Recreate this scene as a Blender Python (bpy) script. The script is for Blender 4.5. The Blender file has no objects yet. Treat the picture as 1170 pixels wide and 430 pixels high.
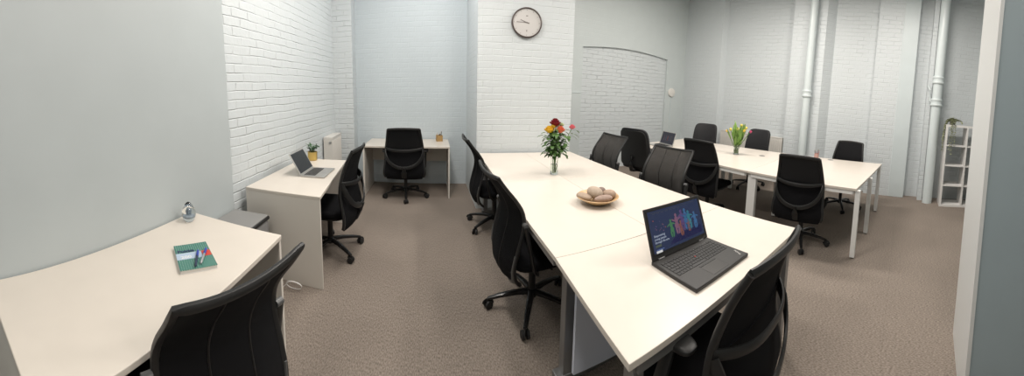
import bpy, math, random
from mathutils import Vector, Matrix
random.seed(7)
PI = math.pi
sc = bpy.context.scene
COL = sc.collection
sin, cos = math.sin, math.cos

# ------------------------------------------------------------------ materials
def new_mat(name):
    m = bpy.data.materials.new(name); m.use_nodes = True
    nt = m.node_tree; b = nt.nodes['Principled BSDF']
    return m, nt, b

def mat(name, col, rough=0.5, metal=0.0, spec=0.5, trans=0.0, ior=1.45, alpha=1.0, noise=0.0, nscale=40, bump=0.0, bscale=300, sheen=0.0, coat=0.0, emis=None, estr=0):
    m, nt, b = new_mat(name)
    b.inputs['Base Color'].default_value = (*col, 1)
    b.inputs['Roughness'].default_value = rough
    b.inputs['Metallic'].default_value = metal
    b.inputs['Specular IOR Level'].default_value = spec
    b.inputs['Transmission Weight'].default_value = trans
    b.inputs['IOR'].default_value = ior
    b.inputs['Alpha'].default_value = alpha
    b.inputs['Coat Weight'].default_value = coat
    if emis:
        b.inputs['Emission Color'].default_value = (*emis, 1); b.inputs['Emission Strength'].default_value = estr
    tc = nt.nodes.new('ShaderNodeTexCoord')
    if noise > 0:
        n = nt.nodes.new('ShaderNodeTexNoise'); n.inputs['Scale'].default_value = nscale; n.inputs['Detail'].default_value = 6
        nt.links.new(tc.outputs['Object'], n.inputs['Vector'])
        r = nt.nodes.new('ShaderNodeMapRange'); r.inputs[1].default_value = .3; r.inputs[2].default_value = .7
        r.inputs[3].default_value = 1 - noise; r.inputs[4].default_value = 1 + noise
        nt.links.new(n.outputs['Fac'], r.inputs[0])
        mx = nt.nodes.new('ShaderNodeVectorMath'); mx.operation = 'SCALE'
        mx.inputs[0].default_value = col
        nt.links.new(r.outputs[0], mx.inputs['Scale'])
        nt.links.new(mx.outputs[0], b.inputs['Base Color'])
    if bump > 0:
        n = nt.nodes.new('ShaderNodeTexNoise'); n.inputs['Scale'].default_value = bscale; n.inputs['Detail'].default_value = 3
        nt.links.new(tc.outputs['Object'], n.inputs['Vector'])
        bp = nt.nodes.new('ShaderNodeBump'); bp.inputs['Strength'].default_value = 1; bp.inputs['Distance'].default_value = bump
        nt.links.new(n.outputs['Fac'], bp.inputs['Height'])
        nt.links.new(bp.outputs[0], b.inputs['Normal'])
    return m

def brick_mat(name, col, axis='x', depth=0.006, rough=.45, smooth=0.0):
    """painted brickwork: courses follow the wall's own length and height"""
    m, nt, b = new_mat(name)
    b.inputs['Roughness'].default_value = rough
    tc = nt.nodes.new('ShaderNodeTexCoord')
    sp = nt.nodes.new('ShaderNodeSeparateXYZ'); nt.links.new(tc.outputs['Object'], sp.inputs[0])
    cb = nt.nodes.new('ShaderNodeCombineXYZ')
    nt.links.new(sp.outputs['X' if axis == 'x' else 'Y'], cb.inputs[0]); nt.links.new(sp.outputs['Z'], cb.inputs[1])
    # a little wander so the courses are not ruled
    wn = nt.nodes.new('ShaderNodeTexNoise'); wn.inputs['Scale'].default_value = 3.5; wn.inputs['Detail'].default_value = 3
    nt.links.new(tc.outputs['Object'], wn.inputs['Vector'])
    ws = nt.nodes.new('ShaderNodeVectorMath'); ws.operation = 'MULTIPLY_ADD'
    ws.inputs[1].default_value = (.05, .035, 0)
    nt.links.new(wn.outputs['Color'], ws.inputs[0]); nt.links.new(cb.outputs[0], ws.inputs[2])
    br = nt.nodes.new('ShaderNodeTexBrick')
    br.inputs['Scale'].default_value = 1.0
    br.inputs['Brick Width'].default_value = .228; br.inputs['Row Height'].default_value = .078
    br.inputs['Mortar Size'].default_value = .008; br.inputs['Mortar Smooth'].default_value = 1.0
    br.inputs['Color1'].default_value = (.62, .62, .62, 1); br.inputs['Color2'].default_value = (1, 1, 1, 1); br.inputs['Mortar'].default_value = (0, 0, 0, 1)
    nt.links.new(ws.outputs[0], br.inputs['Vector'])
    # thick paint hides part of the joints
    pn = nt.nodes.new('ShaderNodeTexNoise'); pn.inputs['Scale'].default_value = 4.5; pn.inputs['Detail'].default_value = 6; pn.inputs['Roughness'].default_value = .65
    nt.links.new(tc.outputs['Object'], pn.inputs['Vector'])
    pr = nt.nodes.new('ShaderNodeMapRange'); pr.inputs[1].default_value = .42; pr.inputs[2].default_value = .66
    pr.inputs[3].default_value = .12 * (1 - smooth); pr.inputs[4].default_value = 1.0 - smooth
    nt.links.new(pn.outputs['Fac'], pr.inputs[0])
    inv = nt.nodes.new('ShaderNodeMath'); inv.operation = 'MULTIPLY'
    nt.links.new(br.outputs['Fac'], inv.inputs[0]); nt.links.new(pr.outputs[0], inv.inputs[1])
    # brick faces stand out unevenly
    bc = nt.nodes.new('ShaderNodeMath'); bc.operation = 'MULTIPLY'; bc.inputs[1].default_value = .22 * (1 - smooth)
    nt.links.new(br.outputs['Color'], bc.inputs[0])
    fn = nt.nodes.new('ShaderNodeTexNoise'); fn.inputs['Scale'].default_value = 30; fn.inputs['Detail'].default_value = 5
    nt.links.new(tc.outputs['Object'], fn.inputs['Vector'])
    fs = nt.nodes.new('ShaderNodeMath'); fs.operation = 'MULTIPLY'; fs.inputs[1].default_value = .35
    nt.links.new(fn.outputs['Fac'], fs.inputs[0])
    a1 = nt.nodes.new('ShaderNodeMath'); a1.operation = 'SUBTRACT'
    nt.links.new(fs.outputs[0], a1.inputs[0]); nt.links.new(inv.outputs[0], a1.inputs[1])
    a2 = nt.nodes.new('ShaderNodeMath'); a2.operation = 'ADD'
    nt.links.new(a1.outputs[0], a2.inputs[0]); nt.links.new(bc.outputs[0], a2.inputs[1])
    bp = nt.nodes.new('ShaderNodeBump'); bp.inputs['Strength'].default_value = 1.0; bp.inputs['Distance'].default_value = depth
    nt.links.new(a2.outputs[0], bp.inputs['Height']); nt.links.new(bp.outputs[0], b.inputs['Normal'])
    # paint colour, a touch uneven
    cr = nt.nodes.new('ShaderNodeMapRange'); cr.inputs[3].default_value = .95; cr.inputs[4].default_value = 1.04
    nt.links.new(pn.outputs['Fac'], cr.inputs[0])
    mx = nt.nodes.new('ShaderNodeVectorMath'); mx.operation = 'SCALE'; mx.inputs[0].default_value = col
    nt.links.new(cr.outputs[0], mx.inputs['Scale']); nt.links.new(mx.outputs[0], b.inputs['Base Color'])
    return m

PAINT = (.595, .635, .65)
M_brick_x = brick_mat('painted brick x', PAINT, 'x', .006)
M_brick_y = brick_mat('painted brick y', PAINT, 'y', .0065)
M_brick_soft = brick_mat('thickly painted brick', (.575, .635, .665), 'x', .0045, smooth=.5)
M_brick_softy = brick_mat('thickly painted brick side', PAINT, 'y', .0055, smooth=.2)
M_plaster_grey = mat('grey painted plaster', (.43, .47, .478), .5, noise=.02, nscale=3)
M_plaster = mat('painted plaster', (.54, .585, .585), .5, noise=.02, nscale=3, bump=.002, bscale=18)
M_band = mat('painted casing', (.58, .64, .65), .4, noise=.02, nscale=4)
M_part = mat('partition paint', (.30, .36, .385), .55, noise=.02, nscale=3)
M_pipe = mat('pipe paint', (.62, .68, .685), .3, noise=.02, nscale=10)
M_ceiling = mat('ceiling paint', (.80, .81, .81), .8)
M_top = mat('desktop laminate', (.64, .59, .525), .32, noise=.015, nscale=8)
M_panel = mat('white laminate panel', (.68, .645, .59), .4)
M_edge = mat('desk edge', (.72, .69, .64), .4)
M_legwhite = mat('white powder coat', (.74, .74, .72), .35)
M_leggrey = mat('grey steel', (.27, .27, .27), .35, metal=.6)
M_modesty = mat('pale modesty panel', (.62, .66, .76), .4)
M_blackmesh = mat('black mesh', (.009, .009, .010), .9, spec=.15, alpha=.94, bump=.0006, bscale=900)
M_greymesh = mat('charcoal mesh', (.058, .055, .052), .9, spec=.2, alpha=.84, bump=.0006, bscale=900)
M_blackplastic = mat('black plastic', (.015, .015, .015), .42, spec=.45)
M_glossplastic = mat('glossy black nylon', (.014, .014, .014), .25)
M_fabric = mat('black fabric', (.007, .007, .008), .95, spec=.15, bump=.0008, bscale=700)
M_vinyl = mat('dark grey vinyl', (.016, .016, .018), .5, spec=.35, bump=.0004, bscale=500)
M_greyrim = mat('grey plastic rim', (.10, .10, .10), .3)
M_castor = mat('castor rubber', (.015, .015, .015), .5)
M_red = mat('red tag', (.5, .03, .02), .5)
M_chrome = mat('steel', (.5, .5, .5), .3, metal=1)
M_glass = mat('clear glass', (.96, .98, .97), .02, trans=1.0, ior=1.45)
M_water = mat('water', (.90, .96, .88), .02, trans=1.0, ior=1.33)
M_bowl = mat('turned wood bowl', (.50, .33, .17), .45, noise=.18, nscale=14)
M_laptopdark = mat('graphite shell', (.020, .019, .018), .45, bump=.0002, bscale=800)
M_key = mat('dark keycap', (.014, .014, .014), .5)
M_alu = mat('silver aluminium', (.50, .49, .47), .32, metal=.7)
M_screenoff = mat('dark display', (.012, .013, .016), .15)
M_white = mat('white plastic', (.72, .71, .69), .4)
M_rad = mat('radiator enamel', (.62, .60, .56), .4)
M_gold = mat('brass pot', (.60, .43, .14), .35, metal=.6)
M_soil = mat('soil', (.04, .025, .015), .95)
M_binbody = mat('grey bin body', (.20, .20, .20), .42, noise=.03)
M_binlid = mat('grey bin lid', (.23, .23, .225), .4)
M_black = mat('black trim', (.01, .01, .01), .4)
M_bamboo = mat('wood pen pot', (.42, .26, .10), .5, noise=.15, nscale=60)
M_clockface = mat('clock face', (.56, .545, .53), .35)
M_clockrim = mat('clock rim', (.07, .05, .045), .3)
M_clockink = mat('clock ink', (.18, .16, .15), .5)

def carpet_mat():
    m, nt, b = new_mat('carpet')
    b.inputs['Roughness'].default_value = .95; b.inputs['Specular IOR Level'].default_value = .1
    tc = nt.nodes.new('ShaderNodeTexCoord')
    mp = nt.nodes.new('ShaderNodeMapping'); mp.inputs['Rotation'].default_value = (0, 0, .1); mp.inputs['Scale'].default_value = (1, .35, 1)
    nt.links.new(tc.outputs['Object'], mp.inputs[0])
    n1 = nt.nodes.new('ShaderNodeTexNoise'); n1.inputs['Scale'].default_value = 190; n1.inputs['Detail'].default_value = 3
    n2 = nt.nodes.new('ShaderNodeTexNoise'); n2.inputs['Scale'].default_value = 1.3; n2.inputs['Detail'].default_value = 4
    n3 = nt.nodes.new('ShaderNodeTexVoronoi'); n3.inputs['Scale'].default_value = 260
    nt.links.new(mp.outputs[0], n1.inputs['Vector']); nt.links.new(tc.outputs['Object'], n2.inputs['Vector']); nt.links.new(mp.outputs[0], n3.inputs['Vector'])
    cr = nt.nodes.new('ShaderNodeValToRGB')
    cr.color_ramp.elements[0].position = .3; cr.color_ramp.elements[0].color = (.135, .114, .096, 1)
    cr.color_ramp.elements[1].position = .66; cr.color_ramp.elements[1].color = (.30, .255, .218, 1)
    nt.links.new(n1.outputs['Fac'], cr.inputs[0])
    r2 = nt.nodes.new('ShaderNodeMapRange'); r2.inputs[1].default_value = .3; r2.inputs[2].default_value = .7; r2.inputs[3].default_value = .92; r2.inputs[4].default_value = 1.08
    nt.links.new(n2.outputs['Fac'], r2.inputs[0])
    v = nt.nodes.new('ShaderNodeVectorMath'); v.operation = 'SCALE'
    nt.links.new(cr.outputs[0], v.inputs[0]); nt.links.new(r2.outputs[0], v.inputs['Scale'])
    # carpet tiles 0.5 m: hairline joints
    bt = nt.nodes.new('ShaderNodeTexBrick'); bt.offset = 0
    bt.inputs['Scale'].default_value = 1; bt.inputs['Brick Width'].default_value = .5; bt.inputs['Row Height'].default_value = .5
    bt.inputs['Mortar Size'].default_value = .0025; bt.inputs['Color1'].default_value = (1, 1, 1, 1); bt.inputs['Color2'].default_value = (.975, .975, .975, 1); bt.inputs['Mortar'].default_value = (.9, .9, .9, 1)
    nt.links.new(tc.outputs['Object'], bt.inputs['Vector'])
    mu = nt.nodes.new('ShaderNodeVectorMath'); mu.operation = 'MULTIPLY'
    nt.links.new(v.outputs[0], mu.inputs[0]); nt.links.new(bt.outputs['Color'], mu.inputs[1])
    nt.links.new(mu.outputs[0], b.inputs['Base Color'])
    bp = nt.nodes.new('ShaderNodeBump'); bp.inputs['Distance'].default_value = .0015; bp.inputs['Strength'].default_value = .6
    nt.links.new(n3.outputs['Distance'], bp.inputs['Height']); nt.links.new(bp.outputs[0], b.inputs['Normal'])
    return m
M_carpet = carpet_mat()

# ------------------------------------------------------------------ mesh helpers
class MB:
    def __init__(s): s.v = []; s.f = []; s.mi = []; s.m = 0
    def add(s, vs, fs):
        o = len(s.v); s.v += [tuple(p) for p in vs]; s.f += [tuple(i + o for i in f) for f in fs]; s.mi += [s.m] * len(fs)
    def box(s, x0, x1, y0, y1, z0, z1, M=None):
        vs = [Vector(p) for p in ((x0,y0,z0),(x1,y0,z0),(x1,y1,z0),(x0,y1,z0),(x0,y0,z1),(x1,y0,z1),(x1,y1,z1),(x0,y1,z1))]
        if M: vs = [M @ p for p in vs]
        s.add(vs, [(0,3,2,1),(4,5,6,7),(0,1,5,4),(1,2,6,5),(2,3,7,6),(3,0,4,7)]); return s
    def prism(s, poly, z0, z1):
        n = len(poly)
        s.add([(x, y, z0) for x, y in poly] + [(x, y, z1) for x, y in poly],
              [tuple(range(n))[::-1], tuple(range(n, 2*n))] + [(i, (i+1) % n, n+(i+1) % n, n+i) for i in range(n)]); return s
    def prismM(s, poly, t, M):   # polygon in XY extruded t along Z, then placed
        n = len(poly)
        s.add([M @ Vector((x, y, 0)) for x, y in poly] + [M @ Vector((x, y, t)) for x, y in poly],
              [tuple(range(n))[::-1], tuple(range(n, 2*n))] + [(i, (i+1) % n, n+(i+1) % n, n+i) for i in range(n)]); return s
    def sweep(s, path, rx, ry=None, ref=(0,0,1), n=10, power=1.0, taper=None, cap=True):
        path = [Vector(p) for p in path]; ry = rx if ry is None else ry; ref = Vector(ref); o = len(s.v); k = len(path); vs = []
        for i, p in enumerate(path):
            t = (path[min(i+1, k-1)] - path[max(i-1, 0)]).normalized()
            a = t.cross(ref)
            if a.length < 1e-3: a = t.cross(Vector((1, 0, 0)) if abs(t.x) < .9 else Vector((0, 1, 0)))
            a.normalize(); b = a.cross(t).normalized()
            q = taper[i] if taper else 1
            for j in range(n):
                th = 2*PI*j/n; c, d = cos(th), sin(th)
                c = math.copysign(abs(c)**power, c); d = math.copysign(abs(d)**power, d)
                vs.append(p + a*(rx*q*c) + b*(ry*q*d))
        fs = []
        for i in range(k-1):
            for j in range(n):
                j2 = (j+1) % n
                fs.append((i*n+j, i*n+j2, (i+1)*n+j2, (i+1)*n+j))
        if cap: fs += [tuple(range(n))[::-1], tuple(range((k-1)*n, k*n))]
        s.add(vs, fs); return s
    def cyl(s, p0, p1, r, n=20, r2=None):
        return s.sweep([p0, p1], r, n=n, taper=[1, (r2/r if r2 is not None else 1)])
    def lathe(s, prof, c=(0,0,0), n=28, M=None, closed=False):
        vs = []; fs = []; k = len(prof)
        for r, z in prof:
            for j in range(n):
                a = 2*PI*j/n; p = Vector((r*cos(a), r*sin(a), z))
                p = (M @ p) if M else p
                vs.append(p + Vector(c))
        for i in range(k if closed else k-1):
            i2 = (i+1) % k
            for j in range(n):
                j2 = (j+1) % n; fs.append((i*n+j, i*n+j2, i2*n+j2, i2*n+j))
        if not closed: fs += [tuple(range(n))[::-1], tuple(range((k-1)*n, k*n))]
        s.add(vs, fs); return s
    def sup(s, c, r, e1=.3, e2=.3, nu=32, nv=16, warp=None, M=None):   # superellipsoid cushion
        vs = []; fs = []
        def pw(a, e): return math.copysign(abs(a)**e, a)
        for i in range(nv+1):
            v = -PI/2 + PI*i/nv
            for j in range(nu):
                u = 2*PI*j/nu
                p = Vector((r[0]*pw(cos(u), e1)*pw(cos(v), e2), r[1]*pw(sin(u), e1)*pw(cos(v), e2), r[2]*pw(sin(v), e2)))
                if warp: p = warp(p)
                if M: p = M @ p
                vs.append(p + Vector(c))
        for i in range(nv):
            for j in range(nu):
                j2 = (j+1) % nu; fs.append((i*nu+j, i*nu+j2, (i+1)*nu+j2, (i+1)*nu+j))
        s.add(vs, fs); return s
    def sheet(s, F, nu, nv, t):   # surface F(u,v), thickness t along its normal
        P = [[Vector(F(i/nu, j/nv)) for i in range(nu+1)] for j in range(nv+1)]
        A = []; B = []
        for j in range(nv+1):
            for i in range(nu+1):
                du = P[j][min(i+1, nu)] - P[j][max(i-1, 0)]; dv = P[min(j+1, nv)][i] - P[max(j-1, 0)][i]
                n = du.cross(dv)
                n = n.normalized() if n.length > 1e-9 else Vector((0, 1, 0))
                A.append(P[j][i] + n*t/2); B.append(P[j][i] - n*t/2)
        N = len(A); w = nu+1; fs = []
        for j in range(nv):
            for i in range(nu):
                a = j*w+i; fs.append((a, a+1, a+w+1, a+w)); fs.append((N+a, N+a+w, N+a+w+1, N+a+1))
        for i in range(nu): fs.append((i, N+i, N+i+1, i+1)); a = nv*w+i; fs.append((a, a+1, N+a+1, N+a))
        for j in range(nv): a = j*w; fs.append((a, a+w, N+a+w, N+a)); a = j*w+nu; fs.append((a, N+a, N+a+w, a+w))
        s.add(A+B, fs); return s
    def leaf(s, p, d, up, L, W, bend=.3, n=5):
        p = Vector(p); d = Vector(d).normalized(); sd = d.cross(Vector(up))
        if sd.length < 1e-3: sd = Vector((1, 0, 0))
        sd.normalize(); nn = sd.cross(d).normalized(); vs = []
        for i in range(n+1):
            t = i/n; w = W*.5*math.sin(PI*min(1, t*.93+.07))**.8
            c = p + d*(L*t) - nn*(bend*L*t*t)
            vs += [c - sd*w + nn*w*.25, c, c + sd*w + nn*w*.25]
        fs = []
        for i in range(n):
            a = i*3; fs += [(a, a+1, a+4, a+3), (a+1, a+2, a+5, a+4)]
        s.add(vs, fs); return s
    def build(s, name, mats, parent=None, smooth=True, bevel=0, seg=2, label=None, sub=0):
        me = bpy.data.meshes.new(name); me.from_pydata(s.v, [], s.f); me.validate()
        if not isinstance(mats, (list, tuple)): mats = [mats]
        for m in mats: me.materials.append(m)
        if len(mats) > 1:
            for p, i in zip(me.polygons, s.mi): p.material_index = i
        import bmesh
        bm = bmesh.new(); bm.from_mesh(me); bmesh.ops.recalc_face_normals(bm, faces=bm.faces); bm.to_mesh(me); bm.free()
        o = bpy.data.objects.new(name, me); COL.objects.link(o)
        if parent: o.parent = parent
        if bevel:
            b = o.modifiers.new('bevel', 'BEVEL'); b.width = bevel; b.segments = seg; b.limit_method = 'ANGLE'; b.angle_limit = .6
        if smooth:
            for p in me.polygons: p.use_smooth = True
            try:
                me.set_sharp_from_angle(angle=.7)
            except Exception: pass
        if label: o['label'] = label
        return o

def tag(o, label, cat, group=None):
    o['label'] = label; o['category'] = cat
    if group: o['group'] = group
    return o
def thing(name, label, cat, loc=(0,0,0), rz=0, group=None):
    o = bpy.data.objects.new(name, None); COL.objects.link(o); o.empty_display_size = .1
    o.location = loc; o.rotation_euler = (0, 0, rz)
    return tag(o, label, cat, group)
def struct(o): o['kind'] = 'structure'; return o
def copy_tree(o, parent=None):
    c = o.copy(); COL.objects.link(c)
    if parent: c.parent = parent
    for ch in list(o.children): copy_tree(ch, c)
    return c
def text(name, s, size, m, parent, M, extrude=.0002, align='LEFT', bold=0.0):
    cu = bpy.data.curves.new(name, 'FONT'); cu.body = s; cu.size = size; cu.extrude = extrude; cu.align_x = align; cu.resolution_u = 2; cu.offset = bold
    t = bpy.data.objects.new(name, cu); COL.objects.link(t)
    dg = bpy.context.evaluated_depsgraph_get(); me = bpy.data.meshes.new_from_object(t.evaluated_get(dg))
    bpy.data.objects.remove(t); me.name = name; me.materials.clear(); me.materials.append(m)
    o = bpy.data.objects.new(name, me); COL.objects.link(o); me.transform(M)
    if parent: o.parent = parent
    return o
def frame(o, x, y):    # matrix from an origin and two axes
    x = Vector(x).normalized(); y = Vector(y).normalized(); z = x.cross(y)
    return Matrix(((x.x, y.x, z.x, o[0]), (x.y, y.y, z.y, o[1]), (x.z, y.z, z.z, o[2]), (0, 0, 0, 1)))

# ------------------------------------------------------------------ camera: a swept phone panorama
FU, FV, T0, CY, TX, TY, H = 354.1774, 342.4133, .304932, 135.318, -.0940638, .00657208, 1.503636
Rm = Matrix.Rotation(TY, 3, 'Y') @ Matrix.Rotation(TX, 3, 'X')
cd = bpy.data.cameras.new('camera'); cam = bpy.data.objects.new('camera', cd); COL.objects.link(cam)
cd.type = 'PANO'; cd.panorama_type = 'CENTRAL_CYLINDRICAL'
cd.central_cylindrical_range_u_min = -585/FU; cd.central_cylindrical_range_u_max = 585/FU
cd.central_cylindrical_range_v_min = -(430-CY)/FV; cd.central_cylindrical_range_v_max = CY/FV
cd.central_cylindrical_radius = 1.0
cd.clip_start = .01; cd.clip_end = 100
fw = Rm @ Vector((sin(T0), cos(T0), 0)); up = Rm @ Vector((0, 0, 1)); rt = fw.cross(up)
cam.matrix_world = Matrix(((rt.x, up.x, -fw.x, 0), (rt.y, up.y, -fw.y, 0), (rt.z, up.z, -fw.z, H), (0, 0, 0, 1)))
sc.camera = cam

# ------------------------------------------------------------------ room
ZC = 3.95; YB = -2.6
struct(MB().box(-1.9, 6.1, YB-.2, 5.3, -.1, 0).build('floor', M_carpet, smooth=False))
struct(MB().box(-1.9, 6.1, YB-.2, 5.3, ZC, ZC+.1).build('ceiling', M_ceiling, smooth=False))
# left: smooth plastered near part, then brickwork set back
struct(MB().prism([(-1.9, YB), (-1.385, YB), (-1.385, 1.975), (-1.9, 1.975)], 0, ZC).build('wall_left', M_plaster_grey, smooth=False))
struct(MB().prism([(-1.9, 1.975), (-1.425, 1.975), (-1.235, 4.5), (-1.9, 4.5)], 0, ZC).build('wall_left_brick', M_brick_y, smooth=False))
struct(MB().prism([(-1.9, 4.5), (-.945, 4.5), (-.975, 5.3), (-1.9, 5.3)], 0, ZC).build('wall_left_pier', M_brick_x, smooth=False))
# alcove behind the far desk
struct(MB().prism([(-1.0, 4.845), (.80, 4.655), (.80, 5.3), (-1.0, 5.3)], 0, ZC).build('wall_alcove', M_brick_soft, smooth=False))
# chimney breast with the clock
struct(MB().prism([(.705, 3.635), (1.865, 3.455), (1.95, 5.3), (.765, 5.3)], 0, ZC).build('wall_chimney_breast', brick_mat('chimney brick', PAINT, 'x', .005, smooth=.35), smooth=False))
# far wall, plaster around a bricked up opening
YF = 4.85
fw_ = MB()
fw_.box(1.8, 2.82, YF, 5.3, 0, ZC); fw_.box(4.96, 5.6, YF, 5.3, 0, ZC)
n = 16; top = []
for i in range(n+1):
    x = 2.82 + (4.96-2.82)*i/n; top.append((x, 2.36 + .07*sin(PI*i/n)))
fr = [(x, z) for x, z in top] + [(4.96, ZC), (2.82, ZC)]
fw_.prismM([(x, z) for x, z in fr], -.45, frame((0, YF, 0), (1, 0, 0), (0, 0, 1)) @ Matrix.Identity(4))
struct(fw_.build('wall_far', brick_mat('far wall plaster brick', (.56, .61, .61), 'x', .004, smooth=.7), smooth=False))
struct(MB().box(2.8, 4.98, YF+.045, 5.3, 0, 2.5).build('wall_far_infill', brick_mat('infill brick', PAINT, 'x', .008), smooth=False))
struct(MB().box(1.9, 2.80, YF-.02, YF+.01, 1.50, 1.52).build('trim_1', M_band, smooth=False, bevel=.004))
struct(MB().box(1.9, 2.80, YF-.012, YF+.01, 0, 1.50).build('trim_2', M_plaster, smooth=False, bevel=.004))
# right wall with piers
XR = 5.70
struct(MB().box(XR, 6.1, YB, 5.3, 0, ZC).build('wall_right', M_brick_softy, smooth=False))
struct(MB().prism([(5.56, 3.85), (5.72, 3.79), (5.72, 5.3), (5.56, 5.3)], 0, ZC).build('wall_right_far_pier', M_brick_softy, smooth=False))
struct(MB().prism([(5.52, 1.57), (5.72, 1.42), (5.72, 2.24), (5.54, 2.23)], 0, ZC).build('wall_right_pier', M_brick_softy, smooth=False))
struct(MB().box(5.565, 5.72, .16, .62, 0, ZC).build('wall_right_brick_pier', M_brick_softy, smooth=False))
struct(MB().box(5.545, 5.72, -.11, .165, 0, ZC).build('trim_3', M_band, smooth=False, bevel=.006))
struct(MB().box(5.47, 5.72, -.44, -.355, 0, ZC).build('wall_right_narrow_pier', M_brick_softy, smooth=False))
# unseen back wall, and the partition at the right edge of the view
struct(MB().box(-1.9, 6.1, YB-.2, YB, 0, ZC).build('wall_back', M_plaster, smooth=False))
struct(MB().prism([(1.475, YB), (2.09, YB), (2.09, -.482), (1.475, -.422)], 0, ZC).build('wall_partition', [M_part], smooth=False))
struct(MB().prism([(1.470, -.414), (1.470, -.434), (2.096, -.495), (2.096, -.474)], 0, ZC).build('trim_4', mat('partition end paint', (.62, .63, .62), .45), smooth=False))
struct(MB().box(1.455, 1.48, -.90, -.80, 0, .78).build('trim_5', mat('cream wood trim', (.62, .52, .42), .5), smooth=False, bevel=.004))

# ------------------------------------------------------------------ pipes on the right wall
def pipe(x, y, r, collars, label, z1=ZC):
    t = thing('drain_pipe', label, 'pipe', (x, y, 0))
    MB().cyl((0, 0, 0), (0, 0, z1), r, 28).build('pipe_run', M_pipe, t)
    for z in collars:
        m = MB()
        for dz, e in ((-.045, .022), (.045, .018)):
            m.lathe([(r*.9, z+dz-.02), (r+e*.7, z+dz-.02), (r+e, z+dz-.008), (r+e, z+dz+.008), (r+e*.7, z+dz+.02), (r*.9, z+dz+.02)], n=28)
        m.lathe([(r*.9, z-.045), (r+.009, z-.045), (r+.009, z+.045), (r*.9, z+.045)], n=28)
        m.box(-.01, .34 if x < 5.42 else .3, -.016, .016, z-.05, z-.03)
        m.build('collar', M_pipe, t)
    return t
pipe(5.42, 1.80, .072, [1.77], 'pale painted drain pipe with a single collar, left of the two pipes')
pipe(5.36, -.525, .085, [2.20, 1.80], 'pale painted drain pipe with two collars, beside the cube shelf')
cb = MB().sweep([(5.44, -.36, 2.1), (5.40, -.40, 2.02), (5.42, -.395, 1.93), (5.40, -.41, 1.84), (5.38, -.44, 1.80)], .012, n=8)
tag(cb.build('pipe_bracket_cable', M_pipe), 'painted lumpy cable hooked between the two collars of the drain pipe', 'cable')

# radiators
def radiator(name, label, loc, rz, L, Hh, z0, D=.11):
    t = thing(name, label, 'radiator', loc, rz)
    m = MB(); m.box(0, L, -D, -D+.018, z0, z0+Hh); m.box(0, L, -.03, -.012, z0, z0+Hh)
    n = int(L/.035)
    for i in range(n):
        x = (i+.5)*L/n; m.box(x-.010, x+.010, -D-.006, -D+.002, z0+.04, z0+Hh-.04)
    m.build('heating_panel', M_rad, t, bevel=.003)
    MB().box(-.003, L+.003, -D-.004, -.008, z0+Hh-.002, z0+Hh+.012).build('top_grille', M_rad, t, bevel=.003)
    for x in (-.004, L-.001): MB().box(x, x+.006, -D-.002, -.008, z0+.01, z0+Hh).build('side_panel', M_rad, t, bevel=.001)
    for x in (.05, L-.07): MB().box(x, x+.02, -D+.02, -.014, 0, z0+.06).build('wall_bracket', M_rad, t)
    return t
r = radiator('radiator', 'white radiator on the left brick wall between desk and pier', (-1.262, 3.95, 0), PI/2, .48, .74, .12, .13)
MB().lathe([(.005, 0), (.018, 0), (.018, .012), (.010, .014)], c=(-.004, -.105, .80), n=16, M=Matrix.Rotation(-PI/2, 3, 'Y')).build('bleed_valve', M_chrome, r)
radiator('radiator', 'long white radiator low on the right wall behind the padded chairs', (5.69, 3.72, 0), -PI/2, 1.45, .62, .22)

# wall disc and conduit
t = thing('wall_sensor', 'round white disc fixed to the far wall beside the corner', 'sensor', (5.14, YF, 1.62))
Mw = Matrix.Rotation(PI/2, 3, 'X')
MB().lathe([(.005, 0), (.10, 0), (.105, .012), (.095, .035), (.05, .045), (.005, .047)], n=32, M=Mw).build('disc_body', mat('sensor plastic', (.72, .70, .66), .4), t)
tag(MB().box(5.133, 5.147, YF-.012, YF+.002, .3, 1.57).build('cable_conduit', M_band), 'thin painted conduit running down the wall under the round disc', 'conduit')

# clock
def clock():
    n0 = Vector((1.865-.705, 3.455-3.635, 0)).normalized()          # along the breast
    nz = Vector((n0.y, -n0.x, 0))                                 # towards the room
    px = 1.272; py = 3.635 + (px-.705)*(3.455-3.635)/(1.865-.705)
    t = thing('wall_clock', 'round wall clock with dark rim on the chimney breast', 'clock', (px, py, 2.335))
    F = frame((0, 0, 0), n0, (0, 0, 1))      # z axis = n0 x up = into room?
    R = Matrix(((n0.x, 0, nz.x), (n0.y, 0, nz.y), (0, 1, nz.z)))
    rr = .180
    def place(mb): mb.v = [tuple(R @ Vector(p)) for p in mb.v]; return mb
    place(MB().lathe([(rr-.012, .0), (rr, 0), (rr+.004, .02), (rr, .042), (rr-.012, .045), (rr-.014, .03)], n=48, closed=True)).build('clock_rim', M_clockrim, t)
    place(MB().lathe([(.001, .0), (rr-.012, .0), (rr-.012, .030), (.001, .030)], n=48)).build('clock_face', M_clockface, t, smooth=False)
    for h in range(12):
        a = h*PI/6; q = Matrix.Rotation(-a, 4, 'Z')
        place(MB().box(-.0025, .0025, rr*.80, rr*.86, .0295, .0312, q)).build('hour_mark', M_clockink, t, smooth=False)
    place(MB().box(-.012, .012, rr*.42, rr*.47, .0295, .0312)).build('maker_mark', M_clockink, t, smooth=False)
    place(MB().box(-.004, .004, -rr*.6, -rr*.48, .0295, .0312)).build('emblem', M_clockink, t, smooth=False)
    def hand(ang, L, w, z):
        q = Matrix.Rotation(-ang, 4, 'Z')
        place(MB().box(-w, w, -.03, L, z, z+.0015, q)).build('clock_hand', M_clockink, t, smooth=False)
    hand(math.radians(292), .085, .0035, .032); hand(math.radians(272), .125, .0022, .034); 
    place(MB().lathe([(.001, .031), (.007, .031), (.007, .038), (.001, .038)], n=16)).build('hub', M_clockink, t)
pass
clock()

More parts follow.
